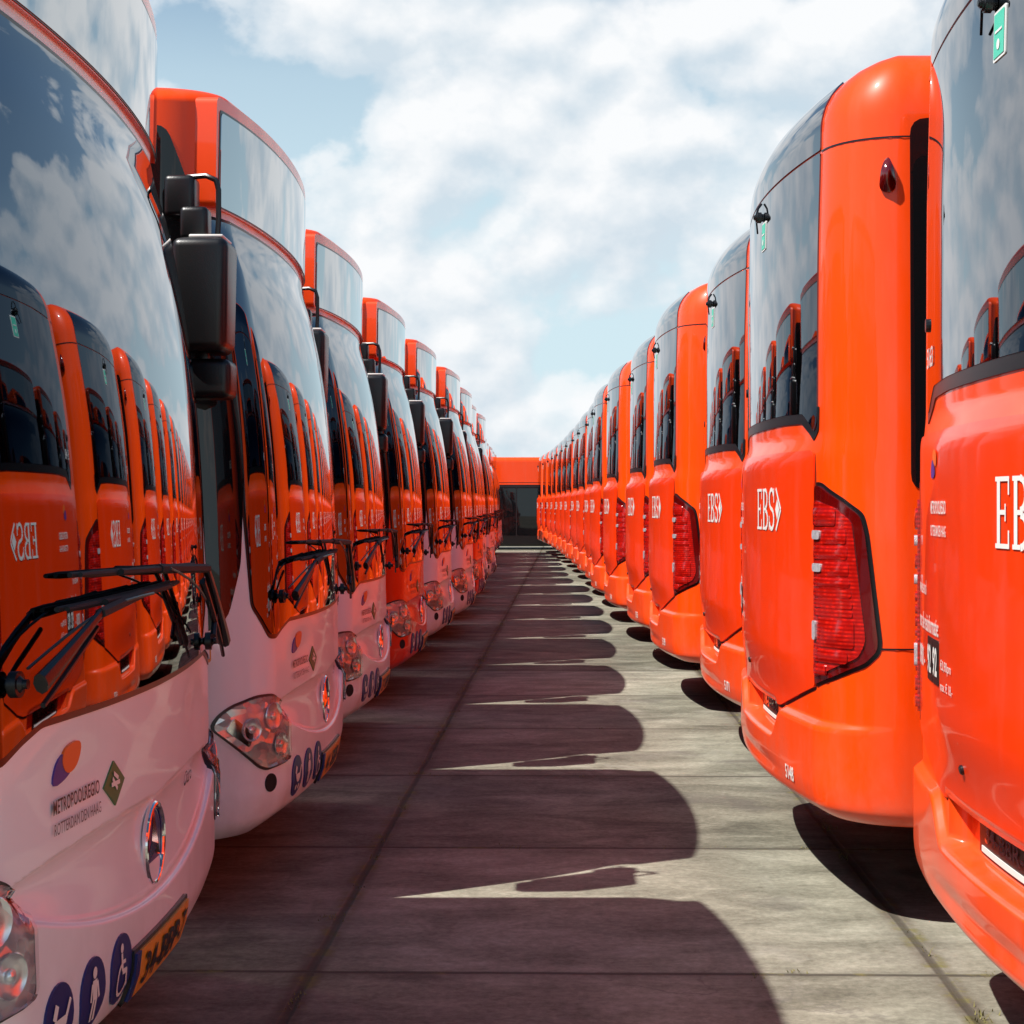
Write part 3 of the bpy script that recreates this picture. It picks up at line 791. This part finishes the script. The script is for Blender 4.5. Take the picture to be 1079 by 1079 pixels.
rrows = [.36, .365, .37, .38, .40, .42, .44, .46, .48, .50, .52, .54, .56] + [.57+.008*i for i in range(0, 26)] + [.80, .9, 1.0, 1.2, 1.4, 1.55] + [1.62+.012*i for i in range(0, 18)] + [1.86, 1.95, 2.1, 2.25, 2.4, 2.5, 2.6, 2.7, 2.8, 2.85]

def make_rear_bus():
    root = empty('city_bus')
    B.body('body', M['paint'], root, rrows)
    # engine flap (proud panel) with dark seam beneath
    def flap(g): return [(.30+g, .705-g), (.52+g, .712-g), (1.005+g*.5, .835-g), (1.005+g*.5, 1.62), (1.00, 1.688), (.96, 1.700)]
    fl = lambda g: round_poly(sym([(0.001, .703-g)] + flap(g)), .012, 2)
    B.patch('flap_seam', fl(.010), M['seal'], root, off=.002, ds=.05, dz=.05)
    B.patch('engine_flap', fl(0), M['paint_reflection_tint'], root, off=.009, base=.0, ds=.05, dz=.02)
    # rear window in two panes
    low = [(0.001, 1.852), (.55, 1.850), (.82, 1.842), (.91, 1.800), (.965, 1.768), (1.00, 1.800), (1.015, 2.79)]
    def asym(h_): return [(a_, b_) for a_, b_ in h_] + [(-a_*.925, b_) for a_, b_ in reversed(h_)]
    B.patch('rear_window', round_poly(asym(low), .012, 2), M['rearglass'], root, off=.006, ds=.05, dz=.05)
    wstrip = [(0.001, 1.812), (.55, 1.812), (.80, 1.806), (.90, 1.766), (.965, 1.735), (1.012, 1.775), (1.018, 1.86)]
    B.patch('window_seal', round_poly(asym(wstrip), .01, 2), M['seal'], root, off=.004, ds=.05, dz=.02)
    zc = B.zt-B.Rz
    B.patch('upper_window', round_poly(asym([(0.001, 2.80), (1.015, 2.80), (1.015, zc+.02), (.98, zc+.55)]), .01, 2), M['rearglass'], root, off=.006, ds=.05, dz=.04)
    bm = bmesh.new()
    c = B.at(.02, 2.715, .0); n = B.Nn(.02, 2.715)
    add_cyl(bm, c+n*.022, n, .023, .03, 20, bev=.006); add_cyl(bm, c+n*.036, n, .012, .02, 12, bev=.004)
    add_tube(bm, [c+n*.035, c+n*.03+Vector((-.005, -.004, .04)), c+n*.02+Vector((-.01, -.006, .06))], .005, 6)
    add_tube(bm, [c+n*.035, c+n*.028+Vector((0, -.03, -.02)), c+n*.018+Vector((0, -.075, -.055))], .004, 6)
    bm_obj('rear_camera', bm, M['plastic'], root)
    m = SM(); B.patch_into(m, round_poly(rect(.035, 2.565, .135, 2.685), .006), off=.009, base=.006)
    B.patch_into(m, rect(.042, 2.572, .128, 2.678), off=.0105, base=.0105, mi=1)
    B.patch_into(m, rect(.056, 2.630, .114, 2.636), off=.012, base=.012, mi=0); B.patch_into(m, circ(.085, 2.600, .013, 12), off=.012, base=.012, mi=0)
    m.build('window_sticker', [M['whitetext'], M['teal']], root)
    m = SM(); put_text(B, m, '5163', -.91, 1.90, .15, .06, off=.009, bold=.01); m.build('fleet_number', M['whitetext'], root)
    m = SM(); B.patch_into(m, circ(-.905, 2.03, .02, 14), off=.014); m.build('window_grommet', M['plastic'], root)
    # tail lights
    for sg in (-1, 1):
        T = lambda pts: round_poly([(sg*a, b) for a, b in pts][::sg], .022, 3)
        out = [(1.012, .842), (1.012, 1.572), (1.06, 1.568), (1.18, 1.515), (1.262, 1.462), (1.280, 1.40), (1.325, 1.02), (1.322, .985), (1.28, .940), (1.15, .885)]
        B.patch('light_seam', T([(1.008, .832), (1.008, 1.585), (1.07, 1.580), (1.19, 1.525), (1.275, 1.47), (1.293, 1.40), (1.340, 1.01), (1.332, .972), (1.285, .927), (1.15, .872)]), M['seal'], root, off=.0025)
        tl = B.patch('tail_light', T(out), M['redlens'], root, off=.010, base=.0, dome=.006, ds=.03, dz=.03)
        segs = [(1.03, 1.425, 1.17, 1.49), (1.10, 1.36, 1.215, 1.415), (1.035, 1.305, 1.22, 1.350), (1.11, 1.245, 1.225, 1.295), (1.035, 1.205, 1.23, 1.237), (1.035, 1.168, 1.235, 1.197), (1.04, 1.130, 1.24, 1.160), (1.045, 1.100, 1.24, 1.122), (1.075, .99, 1.245, 1.09), (1.035, .935, 1.22, .980), (1.035, .885, 1.12, .925)]
        B.patch('lamp_field', T([(1.022, .868), (1.022, 1.520), (1.16, 1.492), (1.235, 1.44), (1.285, 1.02), (1.26, .960), (1.13, .905)]), M['redlamp'], tl, off=.0165, base=.006, ds=.03, dz=.03, dome=.006)
        for a, b, c_x, d_x in segs:
            B.patch('lamp_segment', round_poly([(sg*x, y) for x, y in rect(a, b, c_x, d_x)][::sg], .012, 3), M['redlamp'], tl, off=.0225, base=.014, ds=.03, dz=.03, dome=.008)
        for a, b, c_x, d_x in ((1.028, 1.375, 1.088, 1.408), (1.03, 1.258, 1.098, 1.288), (1.028, 1.01, 1.055, 1.08)):
            B.patch('white_lamp', round_poly([(sg*x, y) for x, y in rect(a, b, c_x, d_x)][::sg], .012, 3), M['whitelamp'], tl, off=.026, base=.014, ds=.03, dz=.03)
        # seams: side panel seam, roof cap seam
        m = SM(); s_a = sg*1.335; s_b = B.s_at_x(-2.0, 1.0, sg)
        def strip(pts, w=.006):
            for (a, b), (c1, d1) in zip(pts, pts[1:]):
                st_ = stroke((a, b), (c1, d1), w)
                B.patch_into(m, st_, off=.003, base=.0028, ds=.05, dz=.08)
        strip([(s_a, .993), (s_b, .993)]); m.build('panel_seam', M['seal'], root)
        m = SM(); strip([(sg*1.02, 2.795), (s_b, 2.795)]); m.build('roof_seam', M['seal'], root)
        sl = B.s_at_x(-.285, 2.65, sg)
        B.patch('marker_lamp', chaikin([(sl-.034, 2.60), (sl+.034, 2.60), (sl+.022, 2.68), (sl, 2.735), (sl-.022, 2.68)], 2), M['redlens'], root, off=.01, dome=.035, ds=.015, dz=.02)
        sides = ((-.36, -1.9), (-2.0, -3.5), (-3.6, -5.1), (-5.2, -6.7), (-6.8, -8.3), (-8.4, -9.9), (-10.0, -11.5))
        if sg > 0:
            doors(B, root, 1, (-5.2, -10.6), z1=2.3); sides = ((-.36, -1.9), (-2.0, -3.2), (-3.3, -4.4), (-6.0, -7.4), (-7.5, -8.8))
        side_windows(B, root, sg, sides, 1.55, 2.86)
    # writing on the flap
    m = SM()
    B.patch_into(m, chaikin([(-.56, 1.575), (-.50, 1.57), (-.46, 1.59), (-.53, 1.635)], 2), off=.0115, base=.0115, mi=0, ds=.05, dz=.05)
    B.patch_into(m, chaikin([(-.53, 1.63), (-.45, 1.595), (-.44, 1.64), (-.49, 1.655)], 2), off=.0118, base=.0118, mi=1, ds=.05, dz=.05)
    m.build('logo', [M['purple'], M['orangesticker']], root)
    for t_, s_t, q_t, w_t, h_t, b_t in (('METROPOOLREGIO', -.55, 1.475, .26, .036, .015), ('ROTTERDAM DEN HAAG', -.55, 1.415, .26, .030, .01), ('www.ebs-ov.nl', -.90, 1.245, .24, .042, .01),
            ('voor alle reisinformatie:', -.90, 1.145, .50, .050, .01), ('0900 -', -.90, 1.035, .20, .060, .015), ('\u20ac0,90pm', -.37, 1.055, .15, .036, 0), ('max. \u20ac 18,-', -.37, 1.005, .17, .030, 0)):
        m = SM(); put_text(B, m, t_, s_t, q_t, w_t, h_t, off=.012, bold=b_t); m.build('lettering', M['whitetext'], root)
    m = SM()
    # EBS in tall serif capitals
    q0, hh = 1.40, .165
    def bar(a, b, c1, d1): B.patch_into(m, rect(a, b, c1, d1), off=.012, base=.012, ds=.05, dz=.05)
    e = .205
    bar(e+.012, q0, e+.034, q0+hh); bar(e, q0, e+.095, q0+.011); bar(e, q0+hh-.011, e+.095, q0+hh); bar(e+.03, q0+hh*.5-.005, e+.072, q0+hh*.5+.006)
    bar(e+.088, q0, e+.097, q0+.042); bar(e+.088, q0+hh-.042, e+.097, q0+hh); bar(e+.066, q0+hh*.5-.020, e+.074, q0+hh*.5+.020)
    e2 = e+.118; bar(e2+.010, q0, e2+.032, q0+hh); bar(e2, q0, e2+.05, q0+.011); bar(e2, q0+hh-.011, e2+.05, q0+hh); bar(e2+.03, q0+hh*.5-.005, e2+.055, q0+hh*.5+.006)
    def arc(cx, cz, rx, rz, a0, a1, w, n=9):
        ps = [(cx+rx*math.cos(R(a0+(a1-a0)*i/n)), cz+rz*math.sin(R(a0+(a1-a0)*i/n))) for i in range(n+1)]
        for a, b in zip(ps, ps[1:]):
            B.patch_into(m, stroke(a, b, w), off=.0122, base=.0122, ds=.2, dz=.2)
    arc(e2+.050, q0+hh*.75, .034, hh*.245-.004, -90, 90, .016); arc(e2+.052, q0+hh*.25, .040, hh*.245-.004, -90, 90, .017)
    e3 = e2+.115; arc(e3+.045, q0+hh*.745, .036, hh*.235, 20, 270, .016); arc(e3+.045, q0+hh*.265, .038, hh*.24, -160, 90, .017)
    bar(e3+.078, q0+hh*.66, e3+.087, q0+hh); bar(e3, q0, e3+.009, q0+hh*.34)
    m.build('operator_lettering', M['whitetext'], root)
    m = SM()  # chevron after the letters
    for a, b in (((e3+.115, q0+.165), (e3+.185, q0+.082)), ((e3+.185, q0+.082), (e3+.115, q0))): B.patch_into(m, stroke(a, b, .014), off=.012, base=.012, ds=.1, dz=.1)
    B.patch_into(m, [(e3+.105, q0+.082), (e3+.135, q0+.04), (e3+.165, q0+.082), (e3+.135, q0+.124)], off=.012, base=.012, ds=.1, dz=.1)
    m.build('chevron', M['whitetext'], root)
    m = SM()
    for k, ch in enumerate('9292'[:2]*1):
        a = -.625+.115*k; B.patch_into(m, round_poly(rect(a, 1.015, a+.105, 1.135), .008), off=.0118, base=.009, mi=0)
        put_text(B, m, '92', a+.012, 1.035, .08, .08, off=.0135, mi=1, bold=.03)
    m.build('phone_number', [M['blacktext'], M['whitetext']], root)
    m = SM(); put_text(B, m, '5163', .70, .455, .12, .055, off=.004, bold=.02); m.build('bumper_lettering', M['whitetext'], root)
    # number plate
    pl = B.patch('number_plate', round_poly(rect(-.265, .605, .265, .700), .006), M['plastic'], root, off=.010, base=0)
    B.patch('plate_strip', rect(-.235, .610, .235, .625), M['whitetext'], pl, off=.0125, base=.01)
    m = SM(); put_text(B, m, '34-BBR-5', -.20, .638, .40, .05, off=.0125, bold=.02); m.build('plate_lettering', M['redlens'], pl)
    bm = bmesh.new(); c = B.at(-.17, .83, .012); add_cyl(bm, c, B.Nn(-.17, .83), .013, .012, 14, bev=.003); bm_obj('flap_lock', bm, M['plastic'], root)
    # reflectors / exhaust cover low on the corner
    add_wheels(root, (-3.35, -9.2))
    return root

# ------------------------------------------------------------------ copies
def copy_tree(o, parent=None, swap=None):
    c = o.copy(); C.objects.link(c); c.parent = parent
    if swap and o.name.split('.')[0] == 'body' and o.type == 'MESH': c.data = swap
    for ch in [x for x in o.children]: copy_tree(ch, c, swap)
    return c

# ------------------------------------------------------------------ ground
bm = bmesh.new(); g = 700
NX = 1
for v in ((-g, -g), (g, -g), (g, g), (-g, g)): bm.verts.new((*v, 0))
bm.faces.new(bm.verts)
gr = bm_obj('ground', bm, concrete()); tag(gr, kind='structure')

# ------------------------------------------------------------------ the left row (fronts to the aisle)
GL = 'buses parked side by side on the left, fronts to the aisle'
GR = 'buses parked side by side on the right, rears to the aisle'
ORD = ['first', 'second', 'third', 'fourth', 'fifth', 'sixth', 'seventh', 'eighth', 'ninth', 'tenth', 'eleventh', 'twelfth', 'thirteenth', 'fourteenth', 'fifteenth', 'sixteenth', 'seventeenth']
protoL = make_front_bus(M['paint_white'])
redbody = [c for c in protoL.children if c.name.startswith('body')][0].data.copy(); redbody.materials[0] = M['paint_red']
fx = [-.940, -.892, -.930, -.880, -.80, -.69, -.660, -.70, -.64, -.85, -.88, -.87, -.90, -.88, -.9, -.9]
red_front = {3, 6, 9, 13}
for i in range(16):
    y = 3.03+3.17*i+1.275
    swap = redbody if i in red_front else None
    o = protoL if i == 0 else copy_tree(protoL, None, swap)
    o.location = (fx[i], y, 0); o.rotation_euler = (0, 0, R([0, .1, -.15, .1, -.1][i % 5]))
    w = 'red lower front' if i in red_front else 'white lower front'
    if i == 0: lab = 'orange and white bus nearest the camera in the left row, yellow number plate in view'
    elif i == 1: lab = 'orange and white bus with large black mirror, second from the camera in the left row'
    else: lab = f'orange bus with {w}, {ORD[i]} from the camera in the left row'
    tag(o, lab, 'bus', GL)

# ------------------------------------------------------------------ the right row (rears to the aisle)
protoR = make_rear_bus()
rx = [1.112, .970, 1.085, .975, .962, .870, .82, .84, .80, .78, .72, .68, .62, .54, .46, .34, .21]
for i in range(17):
    y = 2.90+3.10*i + 1.275 + .010*i*i*.35
    o = protoR if i == 0 else copy_tree(protoR)
    o.location = (rx[i], y, 0); o.rotation_euler = (0, 0, math.pi+R([.0, 0, .15, -.1, .1][i % 5]))
    if i == 0: lab = 'orange bus rear nearest the camera in the right row, green sticker on its window'
    elif i == 1: lab = 'orange bus rear with large red tail light, second from the camera in the right row'
    else: lab = f'orange bus seen from behind, {ORD[i]} from the camera in the right row'
    tag(o, lab, 'bus', GR)

def renumber(root, hull, part, text, *a, **k):
    for ch in root.children_recursive:
        if ch.name.split('.')[0] == part:
            m = SM(); put_text(hull, m, text, *a, **k); tmp = m.build('lettering', list(ch.data.materials)); me = tmp.data
            bpy.data.objects.remove(tmp); ch.data = me
rearbuses = [o for o in bpy.data.objects if o.parent is None and o.get('group') == GR]
frontbuses = [o for o in bpy.data.objects if o.parent is None and o.get('group') == GL]
for k, o in enumerate(sorted(rearbuses, key=lambda q: q.location.y)[:6]):
    if k:
        renumber(o, B, 'fleet_number', str((5163, 5148, 5171, 5139, 5155, 5160)[k]), -.91, 1.90, .15, .06, off=.009, bold=.01)
        renumber(o, B, 'bumper_lettering', str((5163, 5148, 5171, 5139, 5155, 5160)[k]), .70, .455, .12, .055, off=.004, bold=.02)
        renumber(o, B, 'plate_lettering', ('34-BBR-5', '38-BBR-2', '21-BBP-9', '36-BBR-1', '29-BBP-4', '33-BBR-8')[k], -.20, .638, .40, .05, off=.0125, bold=.02)
for k, o in enumerate(sorted(frontbuses, key=lambda q: q.location.y)[:6]):
    if k: renumber(o, F, 'plate_lettering', ('', '41-BBP-3', '37-BBP-9', '28-BBR-6', '35-BBP-1', '31-BBP-4')[k], -.27, .375, .47, .070, off=.0185, bold=.02)

# ------------------------------------------------------------------ the bus across the end of the aisle
def make_end_bus():
    root = empty('city_bus')
    fr = Hull(.10, .28, .12, 3.09, .16, .12, .16, fprof, lambda s, z, nx: 0)
    fr.body('body', M['paint'], root, [.12, .16, .22, .34, .5, .8, 1.1, 1.5, 1.9, 2.1, 2.3, 2.5, 2.7, 2.85])
    doors(fr, root, -1, (-6.35, -1.9, -9.7), z1=2.17, width=1.64, z0=.14)
    side_windows(fr, root, -1, ((-2.8, -4.1), (-4.2, -5.4), (-7.3, -8.8), (-10.6, -11.4)), 1.1, 2.14)
    side_windows(fr, root, 1, ((-1.3, -2.6), (-2.7, -4.2), (-4.3, -5.8), (-5.9, -7.4), (-7.5, -9.0), (-9.1, -10.6)), 1.1, 2.2)
    k0, k1 = fr.s_at_x(-11.3, 1.5, -1), fr.s_at_x(-1.0, 1.5, -1)
    fr.patch('lower_band', rect(min(k0, k1), .135, max(k0, k1), .46), M['plastic'], root, off=.022, base=-.01, ds=.5, dz=.05)  # dark band along the bottom of the side, laid over the door feet
    fr.patch('windscreen', round_poly(sym([(1.19, 1.1), (1.19, 2.5)]), .04), M['screen'], root, off=.006)
    fr.patch('destination_display', round_poly(sym([(1.13, 2.58), (1.13, 2.9)]), .02), M['dest'], root, off=.006)
    m = SM(); s0, s1 = fr.s_at_x(-11, 2.3, -1), fr.s_at_x(-1.5, 2.3, -1)
    fr.patch_into(m, rect(min(s0, s1), 2.235, max(s0, s1), 2.25), off=.003, ds=.5); m.build('roof_gutter', M['seal'], root)
    for sg in (-1, 1):
        fr.patch('headlight', chaikin([(sg*a, b) for a, b in ((1.24, .69), (1.08, .79), (.89, .75), (.87, .55), (1.03, .53))][::sg], 2), M['facet'], root, off=.01)
    add_wheels(root, (-2.9, -8.6)); return root
e = make_end_bus(); e.location = (5.85, 57.2+1.275, 0)
tag(e, 'orange bus parked crosswise at the far end of the aisle, black double doors', 'bus')

# ------------------------------------------------------------------ weeds in the seams (nobody could count the blades)
def weeds():
    bm = bmesh.new(); rnd = random.Random(3)
    def seam_x(x0, y): return x0 + (y-6)*math.tan(R(1.17))
    spots = []
    for x0, dens in ((1.32, 60), (-.70, 90)):
        y = 4.9
        while y < 30:
            y += rnd.expovariate(dens/12*.5)*.6
            if rnd.random() < .55: spots.append((seam_x(x0, y)+rnd.gauss(0, .018), y, rnd.uniform(.006, .022) if x0 < 0 else rnd.uniform(.008, .034)))
    for k in range(26):   # on cross joints
        j = rnd.choice((5.49, 7.49, 9.49, 11.49, 13.49)); x = rnd.uniform(-.8, 1.6); spots.append((x, j+rnd.gauss(0, .01)-x*.0204, rnd.uniform(.005, .014)))
    for x, y, hgt in spots:
        for _ in range(rnd.randint(5, 14)):
            bx, by = x+rnd.gauss(0, .016), y+rnd.gauss(0, .03); an = rnd.uniform(0, 6.28); ln = rnd.uniform(.3, 1)*hgt; w = .0025
            dx, dy = math.cos(an), math.sin(an); tip = (bx+dx*ln*.8, by+dy*ln*.8, ln)
            bm.faces.new([bm.verts.new((bx-dy*w, by+dx*w, .001)), bm.verts.new((bx+dy*w, by-dx*w, .001)), bm.verts.new(tip)])
    o = bm_obj('weeds', bm, pbr('dry_weeds', (.17, .15, .045), .8, vary=.35, vscale=4)); tag(o, 'low moss and weeds growing in the slab joints', kind='stuff')
weeds()
